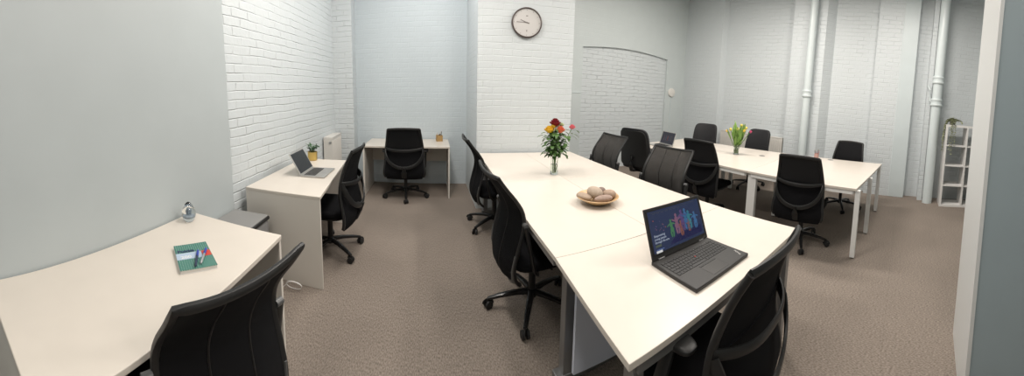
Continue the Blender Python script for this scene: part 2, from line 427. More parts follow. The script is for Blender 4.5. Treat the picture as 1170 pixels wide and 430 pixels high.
# ------------------------------------------------------------------ desks
def panel_desk(label, corners, zt=.73, t=.026, panel_y=(0, 1), mod=True, overhang=.0, back='y', hole=None):
    """desk with full-depth side panels; corners: front-left, front-right, back-right, back-left seen from the sitter's left..."""
    c = [Vector((x, y, 0)) for x, y in corners]
    o = sum(c, Vector())/4; c = [p - o for p in c]
    r = thing('desk', label, 'desk', o)
    a, b, d, e = c
    MB().prism([(p.x, p.y) for p in (a, b, d, e)], zt-t, zt).build('desktop', M_top, r, bevel=.004, seg=3)
    def lerp(p, q, s): return p + (q-p)*s
    w = .022/(b-a).length
    for s0, s1 in ((.0015, w), (1-w, .9985)):
        P = [lerp(a, b, s0), lerp(a, b, s1), lerp(e, d, s1), lerp(e, d, s0)]
        P[0] = lerp(P[0], P[3], .006); P[1] = lerp(P[1], P[2], .006)
        MB().prism([(p.x, p.y) for p in P], 0, zt-t-.0005).build('side_panel', M_panel, r, bevel=.0015)
    k0, k1 = .86, .885
    P = [lerp(lerp(a, e, k0), lerp(b, d, k0), w), lerp(lerp(a, e, k0), lerp(b, d, k0), 1-w), lerp(lerp(a, e, k1), lerp(b, d, k1), 1-w), lerp(lerp(a, e, k1), lerp(b, d, k1), w)]
    MB().prism([(p.x, p.y) for p in P], .40, zt-t-.0005).build('modesty_panel', M_panel, r, bevel=.001)
    m = MB()
    return r
d1 = panel_desk('white panel desk against the left wall in the foreground with a notebook on it', [(-.705, 1.425), (-.72, .18), (-1.378, .18), (-1.372, 1.47)][::1])
d2 = panel_desk('white panel desk with the silver laptop against the left brick wall', [(-.775, 3.23), (-.69, 2.045), (-1.345, 2.10), (-1.30, 3.25)])
d3 = panel_desk('small white panel desk in the alcove at the far end', [(-.755, 4.12), (.425, 4.02), (.46, 4.66), (-.72, 4.78)])
# dark screw caps on the near panel of the laptop desk
for x, z in ((-1.22, .66), (-.99, .66), (-.80, .66), (-.80, .32)):
    MB().cyl((x+1.0275, 2.0735+(x+1.345)*(-.055/.655)+.02-2.656, z), (x+1.0275, 2.0735+(x+1.345)*(-.055/.655)+.034-2.656, z), .006, 12).build('screw_cap', M_greyrim, d2) if False else None

def bench(name, label, quad, legs, modesty=None, mat_leg=M_legwhite, lw=.05, feet=None, group=None, grommet=None, zt=.73, rails=True):
    o = Vector((sum(p[0] for p in quad)/4, sum(p[1] for p in quad)/4, 0))
    r = thing(name, label, 'desk', o, group=group)
    L = lambda p: (p[0]-o.x, p[1]-o.y)
    MB().prism([L(p) for p in quad], zt-.025, zt).build('desktop', [M_top], r, bevel=.002)
    for p in legs:
        x, y = L(p); wx, wy = (p[2], p[3]) if len(p) > 2 else (lw, lw)
        lg = MB().box(x-wx/2, x+wx/2, y-wy/2, y+wy/2, .012 if feet is None else .0, zt-.026).build('leg', mat_leg, r, bevel=.003)
        if feet is None: MB().cyl((x, y, 0), (x, y, .014), .016, 14).build('foot', M_black, lg)
    if feet:
        for x0, x1, y in feet:
            MB().box(x0-o.x, x1-o.x, y-.03-o.y, y+.03-o.y, .0, .045).build('foot_beam', mat_leg, r, bevel=.004)
    if rails:
        c = [Vector((*L(p), 0)) for p in quad]
        for i in range(4):
            a, b = c[i], c[(i+1) % 4]; ia = a*.93; ib = b*.93; d = (ib-ia).normalized(); n_ = Vector((-d.y, d.x, 0))*.012
            if (b-a).length > .3:
                MB().prism([tuple((ia-n_)[:2]), tuple((ib-n_)[:2]), tuple((ib+n_)[:2]), tuple((ia+n_)[:2])], zt-.066, zt-.026).build('rail', mat_leg, r)
    if modesty:
        (x0, y0), (x1, y1), z0, mm = modesty
        MB().prism([(x0-o.x, y0-o.y), (x1-o.x, y1-o.y), (x1-o.x, y1-o.y+.018), (x0-o.x, y0-o.y+.018)], z0, zt-.07).build('modesty_panel', mm, r, bevel=.001)
    if grommet:
        gx, gy = L(grommet)
        MB().lathe([(.002, zt-.001), (.042, zt-.001), (.044, zt+.002), (.038, zt+.004), (.002, zt+.003)], c=(gx, gy, 0), n=28).build('cable_grommet', M_leggrey, r)
    return r
# near bench of five desks
g = .001
A0, A1 = (.540, .600), (1.800, .578)
B0, Bm, B1 = (.600, 1.20), (1.200, 1.188), (1.818, 1.172)
C0, Cm, C1 = (.652, 2.385), (1.232, 2.335), (1.832, 2.29)
E0, Em, E1 = (.715, 3.575), (1.268, 3.50), (1.852, 3.415)
bench('desk', 'white desk across the near end of the meeting table under the black laptop', [A0, A1, (1.817, 1.170), (.599, 1.198)], [(.60, .645), (1.74, .625), (1.745, 1.125)], (( .70, 1.165), (1.74, 1.130), .12, M_modesty), M_leggrey, .045)
bench('desk', 'white meeting table desk on the alcove side under the left part of the stone bowl', [B0, (1.199, 1.189), (1.231, 2.334), C0], [(.715, 1.275), (.72, 2.31)], None, M_leggrey, .05, feet=[(.655, 1.18, 1.275)])
bench('desk', 'white meeting table desk beside the two grey mesh chairs in the middle', [(1.201, 1.189), B1, C1, (1.233, 2.334)], [(1.76, 1.25), (1.77, 2.24)], None, M_leggrey, .05, feet=[(1.22, 1.79, 1.25)])
bench('desk', 'white meeting table desk at the chimney breast on the alcove side', [(.653, 2.388), (1.231, 2.338), (1.267, 3.50), E0], [(.735, 2.44), (.79, 3.49)], None, M_leggrey, .05, feet=[(.70, 1.24, 2.44), (.75, 1.25, 3.49)])
bench('desk', 'white meeting table desk at the chimney breast holding the rose bouquet side', [(1.233, 2.338), (1.833, 2.293), E1, (1.269, 3.50)], [(1.775, 2.35), (1.785, 3.36)], None, M_leggrey, .05, feet=[(1.25, 1.80, 2.35), (1.28, 1.81, 3.36)])
# far bench of six desks by the right wall
P = {}
for j, (y0, y1, y2) in enumerate([(.395, .335, .270), (1.60, 1.62, 1.72), (2.62, 2.66, 2.72), (3.60, 3.66, 3.72)]):
    P[j] = ((2.985+[0, .0, .04, .11][j], y0), (3.74, y1), (4.68-[0, .13, .22, .28][j], y2))
def rq(j, s):
    a, b = P[j][s], P[j][s+1]; c, d = P[j+1][s+1], P[j+1][s]
    e = .001
    return [(a[0]+e, a[1]+e), (b[0]-e, b[1]+e), (c[0]-e, c[1]-e), (d[0]+e, d[1]-e)]
bench('desk', 'cream desk at the near right end of the far table behind the mesh chair', rq(0, 0), [(3.04, .385), (3.71, .335), (3.045, 1.55, .05, .10), (3.70, 1.46), (3.70, 1.535)], None)
bench('desk', 'cream desk with a grommet at the wall side end of the far table', rq(0, 1), [(4.60, .30), (4.49, 1.62)], None, grommet=(4.50, 1.03), rails=True)
bench('desk', 'cream middle desk of the far table with a pair of broad legs', rq(1, 0), [(3.10, 2.57), (3.70, 2.58)], None)
bench('desk', 'cream middle desk of the far table under the tulip vase', rq(1, 1), [(4.46, 1.78), (4.38, 2.65)], None, grommet=(4.02, 1.93))
bench('desk', 'cream desk under the small silver laptop at the far left end of the far table', rq(2, 0), [(3.13, 2.69), (3.34, 3.60), (3.66, 3.60)], None)
bench('desk', 'cream desk in the corner end of the far table by the long radiator', rq(2, 1), [(4.36, 2.79), (4.28, 3.68)], None)

# ------------------------------------------------------------------ chairs
def arc(p, q, bulge, n=10):
    p, q, b = Vector(p), Vector(q), Vector(bulge)
    return [p.lerp(q, i/n) + b*(4*(i/n)*(1-i/n)) for i in range(n+1)]
def chair_base(t, ang=0.0, zs=.36, m=M_glossplastic):
    mb = MB(); mb.lathe([(.005, .075), (.035, .075), (.042, .095), (.036, .125), (.005, .13)], n=20)
    for k in range(5):
        a = ang + k*2*PI/5; d = Vector((cos(a), sin(a), 0))
        mb.sweep([d*.02+Vector((0, 0, .108)), d*.12+Vector((0, 0, .104)), d*.22+Vector((0, 0, .088)), d*.295+Vector((0, 0, .068))], .021, .016, n=10, power=.75, taper=[1.15, 1, .85, .65])
    mb.build('star_base', m, t)
    for k in range(5):
        a = ang + k*2*PI/5; d = Vector((cos(a), sin(a), 0)); s = Vector((-sin(a+.5), cos(a+.5), 0)); c = d*.295
        mb = MB()
        for sg in (-1, 1):
            q = c + s*(.016*sg) + Vector((0, 0, .027))
            mb.sweep([q - s*.009, q - s*.007, q + s*.007, q + s*.009], .027, n=20, taper=[.82, 1, 1, .82])
        mb.cyl(tuple(c+Vector((0, 0, .02))), tuple(c+Vector((0, 0, .07))), .009, 10)
        hp = [c + Vector((0, 0, .03)) + d*(.03*cos(b)) + Vector((0, 0, .03*sin(b))) for b in [i*PI/8 for i in range(9)]]
        mb.sweep(hp, .012, .004, ref=tuple(s), n=8)
        mb.build('castor', M_castor, t)
    MB().cyl((0, 0, .12), (0, 0, zs-.02), .024, 20).cyl((0, 0, .2), (0, 0, zs), .014, 16).build('gas_column', M_blackplastic, t)
    MB().sup((0, -.02, zs+.015), (.085, .12, .028), .5, .5).cyl((.05, .02, zs+.01), (.19, .05, zs+.01), .006, 8).build('tilt_mechanism', M_blackplastic, t)

def interp(tab, z):
    for (z0, a), (z1, b) in zip(tab, tab[1:]):
        if z <= z1:
            s = max(0, (z-z0)/(z1-z0)); return a+(b-a)*s
    return tab[-1][1]
def smooth_tab(tab):
    # Catmull-Rom through the table
    def f(z):
        n_ = len(tab); z = min(max(z, tab[0][0]), tab[-1][0])
        for i in range(n_-1):
            if z <= tab[i+1][0] or i == n_-2: break
        z0, p0 = tab[i]; z1, p1 = tab[i+1]; h = z1-z0; s = (z-z0)/h
        m0 = (p1-(tab[i-1][1] if i > 0 else p0))/(z1-(tab[i-1][0] if i > 0 else z0)) if i > 0 else (p1-p0)/h
        m1 = ((tab[i+2][1]-p0)/(tab[i+2][0]-z0)) if i < n_-2 else (p1-p0)/h
        return (2*s**3-3*s*s+1)*p0+(s**3-2*s*s+s)*h*m0+(-2*s**3+3*s*s)*p1+(s**3-s*s)*h*m1
    return f

def armrest(t, zpad=.665, y=-.02, ax=.272):
    for sg in (-1, 1):
        MB().sweep([(.13*sg, 0, .385), (.22*sg, y, .39), (.268*sg, y, .43), (.272*sg, y, .52), ((ax+.003)*sg, y, zpad-.02)], .014, .024, ref=(0, 1, 0), n=10, power=.7).build('arm_post', M_blackplastic, t)
        MB().sup((ax*sg, y+.03, zpad), (.042, .125, .016), .6, .6).build('arm_pad', M_blackplastic, t)

def hoop_chair(label, loc, rz, arms=False, ang=.3, group='black mesh chairs with a looped lumbar band', red=False, lean=1.0):
    t = thing('office_chair', label, 'chair', loc, rz, group)
    chair_base(t, ang, .35)
    MB().sup((0, .02, .425), (.245, .235, .042), .45, .5, warp=lambda p: p+Vector((0, 0, -.02*max(0, p.y/.23)**3 + .012*(p.x/.24)**2))).build('seat', M_fabric, t)
    MB().sup((0, .01, .388), (.22, .20, .02), .5, .6).build('seat_shell', M_blackplastic, t)
    prof = smooth_tab([(.30, -.228), (.38, -.258), (.46, -.255), (.54, -.238), (.62, -.225), (.72, -.230), (.80, -.246), (.90, -.278), (1.0, -.325)])
    wid = smooth_tab([(.30, .225), (.38, .262), (.50, .255), (.62, .245), (.72, .240), (.85, .222), (1.0, .200)])
    def S(x, z, off=0):
        w = wid(z); return Vector((x*w, prof(z)*lean + .035*x*x + off, z + .012*(1-x*x)*(1 if z > .9 else 0)))
    MB().sheet(lambda u, v: S(2*u-1, .71+.28*v), 16, 12, .005).build('backrest_mesh', M_blackmesh, t)
    MB().sheet(lambda u, v: S((2*u-1)*(.97), .315+.405*v), 16, 16, .018).build('lower_backrest', M_fabric, t)
    m = MB()
    for sg in (-1, 1):
        m.sweep([S(sg, .34+.655*i/20) for i in range(21)], .013, .016, ref=(1, 0, 0), n=10, power=.8)
    m.sweep([S(-1+2*i/16, .993) for i in range(17)], .010, .017, n=10, power=.8)
    m.build('backrest_frame', M_blackplastic, t)
    # the lumbar loop: a nearly level band above, a deep U below
    m = MB(); N = 20; up_, lo_ = [], []
    for i in range(N+1):
        x = -1+2*i/N; k = math.sqrt(max(0, 1-x*x))
        up_.append((x*.243, -.205-.085*(1-abs(x)**2.6), .728 - .02*(1-x*x)))
        th = PI*i/N; k2 = sin(th)**.85
        lo_.append((-cos(th)*.243, -.205-.100*sin(th)**.7, .716 - .235*k2))
    m.sweep(up_, .007, .019, n=10, power=.7); m.sweep(lo_, .008, .022, n=10, power=.7)
    m.build('lumbar_loop', M_blackplastic, t)
    MB().sweep([(0, -.295, .49), (0, -.295, .42), (0, -.262, .345), (0, -.13, .335), (0, -.03, .345)], .032, .012, ref=(1, 0, 0) if False else (0, 0, 1), n=10, power=.7, taper=[1.2, 1, 1, 1, 1]).build('spine', M_blackplastic, t)
    if arms: armrest(t, ax=arms if isinstance(arms, float) else .272)
    if red: MB().box(.232, .245, .02, .06, .372, .386).build('red_tag', M_red, t, label='small red tag')
    return t

def panel_chair(label, loc, rz, ang=.3, group='black chairs with three panel mesh backs', arms=False, m_mesh=None):
    t = thing('office_chair', label, 'chair', loc, rz, group)
    chair_base(t, ang, .35)
    MB().sup((0, .02, .425), (.24, .235, .04), .5, .5, warp=lambda p: p+Vector((0, 0, -.02*max(0, p.y/.23)**3))).build('seat', M_fabric, t)
    MB().sup((0, .01, .388), (.21, .20, .02), .5, .6).build('seat_shell', M_blackplastic, t)
    prof = smooth_tab([(.27, -.17), (.30, -.215), (.37, -.255), (.46, -.262), (.57, -.240), (.68, -.215), (.76, -.215), (.85, -.250), (.93, -.300), (1.0, -.340)])
    wid = smooth_tab([(.27, .15), (.35, .20), (.46, .222), (.57, .228), (.70, .226), (.85, .222), (1.0, .218)])
    def S(x, z, off=0):
        w = wid(z); c = .05*x*x*(1-.6*max(0, (z-.8)/.2)); return Vector((x*w, prof(z) + c + off, z - (.012*(1-x*x) if z > .9 else 0)*((z-.9)/.1)))
    m = MB(); mm = m_mesh or M_greymesh
    m.sheet(lambda u, v: S(2*u-1, .29+.70*v), 18, 26, .005)
    m.build('backrest_mesh', mm, t)
    m = MB()
    for x in (-.36, .36): m.sweep([S(x*(1-.15*(1-i/22)), .30+.69*i/22, 0) for i in range(23)], .0055, .0045, ref=(1, 0, 0), n=8)
    m.build('mesh_seam', M_black, t)
    m = MB(); per = [S(-1, .29+.71*i/26) for i in range(27)] + [S(-1+2*i/16, 1.0) for i in range(1, 16)] + [S(1, 1.0-.71*i/26) for i in range(27)]
    m.sweep(per, .014, .010, ref=(0, 1, 0), n=10, power=.8)
    m.build('backrest_frame', M_blackplastic, t)
    m = MB(); m.sweep([S(-1, .52, -.004), S(-.99, .42, -.006), S(-.93, .33, -.008), S(-.6, .285, -.01), S(0, .27, -.012), S(.6, .285, -.01), S(.93, .33, -.008), S(.99, .42, -.006), S(1, .52, -.004)], .008, .012, ref=(0, 1, 0), n=10)
    m.build('lower_rim', M_greyrim, t, label='grey glossy lower rim')
    for sg in (-1, 1):
        MB().sweep([(.10*sg, -.02, .35), (.20*sg, -.06, .36), (.25*sg, -.10, .42), (.262*sg, -.135, .56), (.258*sg, -.165, .71)], .010, .019, ref=(1, 0, 0), n=10, power=.8).build('side_arm', M_blackplastic, t)
        MB().cyl((.236*sg, -.165, .715), (.268*sg, -.165, .715), .014, 14).build('pivot', M_greyrim, t)
    return t

def padded_chair(label, loc, rz, ang=.3, group='black padded chairs with rounded backs'):
    t = thing('padded_office_chair', label, 'chair', loc, rz, group)
    chair_base(t, ang, .37, M_blackplastic)
    MB().sup((0, .02, .455), (.25, .24, .05), .4, .5).build('seat', M_vinyl, t)
    def warp(p):
        z = p.z; return Vector((p.x*(1-.06*(z/.28)), p.y + .035*(p.x/.23)**2 - .05*(z/.28) - .03*(z/.28)**2, z))
    MB().sup((0, -.235, .745), (.235, .036, .285), .42, .32, nu=40, nv=26, warp=warp).build('backrest_cushion', M_vinyl, t)
    MB().sup((0, -.275, .735), (.225, .014, .27), .42, .3, nu=40, nv=20, warp=warp).build('backrest_shell', M_blackplastic, t)
    MB().sweep([(-.218+.436*i/14, -.203+.032*((i-7)/7)**2, .745) for i in range(15)], .004, .004, n=8).build('cross_seam', M_black, t)
    MB().sweep([(0, -.29, .62), (0, -.315, .50), (0, -.27, .40), (0, -.1, .375)], .035, .012, n=10, power=.7).build('spine', M_blackplastic, t)
    for sg in (-1, 1):
        MB().sweep([(.16*sg, .02, .41), (.27*sg, .02, .42), (.29*sg, .03, .50), (.29*sg, .03, .62)], .018, .024, ref=(0, 1, 0), n=10, power=.7).build('arm_post', M_blackplastic, t)
        MB().sup((.285*sg, .02, .635), (.04, .14, .022), .6, .6).build('arm_pad', M_blackplastic, t)
    return t

def face(dx, dy): return math.atan2(dy, dx) - PI/2      # chair faces local +Y
# placements
panel_chair('black mesh chair in the foreground at the left wall desk with a notebook', (-.738, .774, 0), face(-.94, .33), .9, m_mesh=M_blackmesh)
hoop_chair('black chair tucked at the desk with the silver laptop, seen from its side', (-.80, 2.63, 0), face(-1, .08), ang=.34, red=True)
hoop_chair('black armchair on castors seen from behind at the alcove desk', (-.17, 4.15, 0), face(.03, 1), True, ang=1.02)
panel_chair('black mesh chair nearest the chimney breast on the left side of the meeting table', (.81, 3.13, 0), face(1, -.02), .32, m_mesh=M_blackmesh)
panel_chair('black mesh chair on the left side of the meeting table, farther from the chimney breast', (.75, 1.845, 0), face(1, .04), .726, m_mesh=M_blackmesh)
panel_chair('grey mesh chair on the right side of the meeting table nearest the chimney breast', (1.89, 2.93, 0), face(-1, -.06), .4)
panel_chair('grey mesh chair on the right side of the meeting table, larger and nearer the laptop', (1.885, 1.94, 0), face(-1, -.17), .2)
hoop_chair('black armchair in the foreground at the end of the table before the black laptop', (.985, .665, 0), face(0, 1), .215, ang=.5)
hoop_chair('black chair at the far table between the grey mesh chair and the tulips', (3.17, 2.24, 0), face(1, .04), False, ang=2.6)
hoop_chair('black chair with its back to the camera at the near corner of the far table', (3.165, .985, 0), face(1, .06), False, ang=.01)
hoop_chair('black chair on the wall side of the far table beside the pen cup', (4.56, .84, 0), face(-1, .13), False, ang=.79)
padded_chair('black padded chair on the wall side of the far table beside the tulips', (4.72, 2.50, 0), face(-1, .08), .32)
padded_chair('black padded chair at the wall side of the far table nearest the corner', (4.56, 3.46, 0), face(-.89, -.30), .6)
padded_chair('black padded armchair at the left end of the far table before the small laptop', (3.06, 3.38, 0), face(.95, .27), .8)

# ------------------------------------------------------------------ laptops
def laptop(label, loc, rz, W, D, hs, lean, shell, keymat, thick=.018, detail=False, group=None):
    """sitter side is local -Y; hinge at +Y"""
    t = thing('laptop', label, 'laptop', loc, rz, group)
    base = MB().box(-W/2, W/2, -D/2, D/2, .001, thick).build('keyboard_deck', shell, t, bevel=.004)
    y0 = D/2-.012; Lm = frame((0, y0, thick-.002), (1, 0, 0), (0, sin(lean), cos(lean)))   # lid plane: x right, y up the lid
    lid = MB().box(-W/2, W/2, .004, hs, 0, .007, Lm @ Matrix.Translation((0, 0, -.007))).build('screen_lid', shell, t, bevel=.002)
    for x in (-W*.36, W*.36):
        MB().cyl((x-.018, y0+.004, thick), (x+.018, y0+.004, thick), .006, 12).build('hinge', M_greyrim if detail else shell, t)
    return t, base, lid, Lm, y0
# large black one
W_, D_, HS = .392, .264, .236
t, base, lid, Lm, y0 = laptop('large open black laptop on the near end of the meeting table', (1.130, .800, .730), -.025, W_, D_, HS, .383, M_laptopdark, M_key, detail=True)
m = MB().box(-W_/2+.010, W_/2-.010, .022, HS-.010, .0, .0008, Lm)
m.build('display_bezel', M_black, lid, smooth=False)
M_disp = mat('lit display navy', (.006, .009, .03), .12, emis=(.010, .017, .045), estr=1.0)
disp = MB().box(-W_/2+.018, W_/2-.018, .032, HS-.016, .0006, .0014, Lm).build('display', M_disp, lid, smooth=False)
def emat(n_, c, s=.42): return mat(n_, tuple(x*.3 for x in c), .3, emis=c, estr=s)
cols = [emat('stage green', (.06, .22, .10)), emat('stage pink', (.26, .12, .20)), emat('stage orange', (.28, .10, .07)), emat('stage blue', (.05, .16, .36)), emat('stage teal', (.04, .22, .30)), emat('stage violet', (.12, .07, .22))]
M_floorlight = emat('stage floor glow', (.025, .02, .10))
m = MB(); mats = cols + [M_floorlight]
def figure(x, y, h, k, pose=0):
    m.m = k; z = .0012
    def bl(cx, cy, rx, ry, rot=0, n_=10):
        pts = []
        for i in range(n_):
            a = 2*PI*i/n_; px, py = rx*cos(a), ry*sin(a)
            pts.append((cx+px*cos(rot)-py*sin(rot), cy+px*sin(rot)+py*cos(rot)))
        m.prismM(pts, .0004, Lm @ Matrix.Translation((0, 0, z)))
    bl(x, y+h*.92, h*.075, h*.085); bl(x, y+h*.68, h*.12, h*.19); bl(x+.002*pose, y+h*.42, h*.15, h*.16)
    bl(x-h*.08, y+h*.18, h*.06, h*.2, .15); bl(x+h*.09, y+h*.18, h*.06, h*.2, -.2)
    bl(x-h*.2, y+h*.70, h*.14, h*.04, .5*pose); bl(x+h*.2, y+h*.72, h*.14, h*.04, -.4*pose)
figure(-.045, .075, .085, 0, 1); figure(-.005, .08, .10, 1, -1); figure(.02, .065, .075, 2, 1); figure(.035, .085, .105, 5, 1)
figure(.062, .085, .105, 3, -1); figure(.085, .08, .095, 4, 1); figure(.075, .072, .06, 2, -1); figure(.128, .075, .085, 3, 1)
m.m = 6; m.prismM([(-.075, .045), (.165, .045), (.165, .085), (-.03, .08)], .0003, Lm @ Matrix.Translation((0, 0, .0011)))
for i in range(14):
    m.m = random.choice([1, 2, 5]); x = -.15+random.random()*.09; y = .115+random.random()*.05; s = .003+.003*random.random()
    m.prismM([(x, y), (x+s, y+.001), (x+s*.8, y+s), (x-.001, y+s)], .0003, Lm @ Matrix.Translation((0, 0, .0012)))
m.build('stage_picture', mats, disp, smooth=False)
M_txt = emat('page white', (.45, .52, .66)); M_btn = emat('button white', (.95, .98, 1.0)); M_btn2 = emat('button olive', (.10, .13, .08)); M_btn3 = emat('button blue', (.12, .2, .5))
for i, s in enumerate(('Empowering', 'young people', 'through the arts')):
    text('page_heading', s, .0135, M_txt, disp, Lm @ Matrix.Translation((-.163, .101-.0145*i, .0016)), bold=.0003)
m = MB(); m.box(-.163, -.128, .056, .065, .0014, .0018, Lm); m.build('page_button', M_btn2, disp, smooth=False)
m = MB(); m.box(-.163, -.115, .042, .0455, .0014, .0018, Lm); m.build('page_button', M_btn3, disp, smooth=False)
m = MB(); m.box(-.165, -.128, .030, .040, .0014, .0018, Lm); m.build('page_button', M_btn, disp, smooth=False)
m = MB(); m.box(-.160, .15, HS-.026, HS-.0245, .0014, .0017, Lm)
for i in range(7): m.box(-.150+.028*i, -.133+.028*i, HS-.032, HS-.030, .0014, .0017, Lm)
m.build('browser_bar', emat('browser grey', (.05, .055, .07)), disp, smooth=False)
MB().lathe([(.0002, 0), (.0035, 0), (.0035, .0004), (.0002, .0004)], n=14, M=Lm.to_3x3(), c=tuple(Lm @ Vector((-.152, .175, .0014)))).build('page_logo', emat('logo rose', (.35, .08, .08)), disp, smooth=False)
# keys
zk = .018
for r_ in range(6):
    ny = 17 if r_ else 18
    y = .095 - .0195*r_ - .012
    x = -.178; row = []
    while x < .168:
        w = .0185
        if r_ == 5 and -.09 < x < .0: w = .098
        if r_ == 3 and x < -.175: w = .030
        if r_ == 4 and x < -.175: w = .038
        w = min(w, .174-x)
        if w > .006: row.append((x, x+w-.003))
        x += w
    for a, b in row:
        h = .011 if r_ == 0 else .0165
        MB().box(a, b, y-h/2, y+h/2, zk-.001, zk+.0018).build('key', M_key, base, smooth=False)
MB().sup((-.012, .033, zk+.003), (.0035, .0035, .002), 1, 1, 10, 6).build('pointing_stick', M_red, base, label='small red pointing stick')
M_pad = mat('touchpad', (.04, .038, .036), .3)
MB().box(-.065, .045, -.117, -.047, zk-.0005, zk+.0006).build('touchpad', M_pad, base, smooth=False, bevel=.0002)
MB().box(-.065, .045, -.043, -.033, zk-.0005, zk+.0012).build('touchpad_button', M_key, base, smooth=False)
text('brand_mark', 'ThinkPad', .0135, M_alu, base, Matrix.Translation((.163, -.112, zk+.0002)) @ Matrix.Rotation(PI/2*0+1.25, 4, 'Z'), bold=.0003)
# silver ones
t, base, lid, Lm, y0 = laptop('open silver laptop with a dark screen on the left wall desk', (-.911, 2.667, .730), 1.551, .322, .231, .225, .505, M_alu, M_key, thick=.014)
MB().box(-.148, .148, .016, .213, 0, .0012, Lm).build('display', M_screenoff, lid, smooth=False)
m = MB()
for r_ in range(6):
    for c_ in range(14): m.box(-.135+.0193*c_, -.119+.0193*c_, .085-.018*r_-.013, .085-.018*r_, .013, .0152)
m.build('keyboard', M_key, base, smooth=False); MB().box(-.05, .05, -.10, -.033, .0135, .0145).build('touchpad', mat('silver touchpad', (.42, .41, .40), .3, metal=.5), base, smooth=False)
t, base, lid, Lm, y0 = laptop('small silver laptop showing a group picture at the far end of the far table', (3.36, 3.32, .730), -PI/2-.12, .33, .23, .215, .30, M_alu, M_key, thick=.014)
disp = MB().box(-.15, .15, .018, .205, 0, .0012, Lm).build('display', mat('dim display', (.01, .01, .014), .15, emis=(.02, .02, .028), estr=1), lid, smooth=False)
m = MB()
for i in range(5):
    m.m = i; x = -.08+.04*i; m.prismM([(x-.012, .07), (x+.012, .07), (x+.009, .13), (x+.005, .15), (x-.005, .15), (x-.009, .13)], .0004, Lm @ Matrix.Translation((0, 0, .0012)))
m.build('stage_picture', [emat('dim a', (.08, .05, .07)), emat('dim b', (.05, .07, .1)), emat('dim c', (.14, .05, .05)), emat('dim d', (.06, .06, .1)), emat('dim e', (.08, .08, .08))], disp, smooth=False)
m = MB()
for r_ in range(6):
    for c_ in range(14): m.box(-.135+.0193*c_, -.119+.0193*c_, .085-.018*r_-.013, .085-.018*r_, .013, .0152)
m.build('keyboard', M_key, base, smooth=False); MB().box(-.05, .05, -.10, -.033, .0135, .0145).build('touchpad', M_alu, base, smooth=False)

# ------------------------------------------------------------------ bowl of stones
bx, by = 1.165, 1.72
bo = MB().lathe([(.001, .004), (.055, .004), (.060, 0), (.066, 0), (.10, .022), (.142, .048), (.146, .052), (.142, .055), (.10, .031), (.06, .013), (.001, .012)], n=48)
b = bo.build('wooden_bowl', M_bowl); b.location = (bx, by, .730); tag(b, 'shallow round wooden bowl of stones on the meeting table', 'bowl')
def stone(dx, dy, z, r, rot, col, label):
    r = tuple(q*1.14 for q in r); col = (col[0]*1.35, col[1]*1.25, col[2]*1.15); mm = mat('stone', col, .75, noise=.12, nscale=50, bump=.0008, bscale=250)
    s = MB().sup((0, 0, 0), r, .95, .95, 24, 14, warp=lambda p: p*(1+.06*sin(p.x*30+r[0]*90))).build('pebble', mm)
    s.location = (bx+dx, by+dy, .730+z); s.rotation_euler = rot
    tag(s, label, 'stone', 'smooth pebbles in the wooden bowl')
stone(-.095, .025, .052, (.048, .034, .020), (.1, .15, -.75), (.27, .225, .185), 'flat grey brown pebble at the left of the wooden bowl')
stone(-.018, .012, .074, (.052, .040, .036), (.3, .2, -1.1), (.30, .26, .22), 'largest tall pale pebble on top in the middle of the bowl')
stone(.000, -.065, .050, (.055, .028, .022), (.1, -.1, -.35), (.24, .19, .17), 'long brownish pebble at the front of the bowl')
stone(.072, -.035, .062, (.036, .045, .030), (-.2, .2, .4), (.28, .22, .18), 'round brown pebble at the right of the bowl')
stone(.058, .042, .066, (.034, .026, .024), (.2, .1, .6), (.15, .12, .11), 'small dark pebble at the back of the bowl')

# ------------------------------------------------------------------ vases and flowers
M_stem = mat('green stem', (.10, .20, .04), .5); M_leafd = mat('dark green leaf', (.065, .135, .035), .45, noise=.3, nscale=30); M_leafl = mat('light green leaf', (.17, .30, .06), .45, noise=.2, nscale=30)
def vase(loc, r, h, label, m_w):
    t = thing('glass_vase', label, 'vase', loc)
    MB().lathe([(.001, 0), (r*.92, 0), (r, .004), (r*.97, h*.5), (r, h), (r-.003, h), (r-.0045, h*.5), (r-.004, .012), (.001, .010)], n=32, closed=False).build('vase_glass', M_glass, t)
    MB().lathe([(.001, .0125), (r-.0055, .0125), (r-.0055, h*.62), (.001, h*.62)], n=28).build('vase_water', M_water, t)
    return t
V1 = Vector((1.200, 2.50, .730)); V2 = Vector((3.80, 2.24, .730))
vase(V1, .036, .155, 'clear glass vase holding the rose bouquet on the meeting table', M_water)
vase(V2, .042, .150, 'clear glass vase holding the tulips on the far table', M_water)
def stem_path(b0, tip, n_=8):
    b0, tip = Vector(b0), Vector(tip)
    return [Vector((b0.x+(tip.x-b0.x)*(i/n_)**1.5, b0.y+(tip.y-b0.y)*(i/n_)**1.5, b0.z+(tip.z-b0.z)*i/n_)) for i in range(n_+1)]
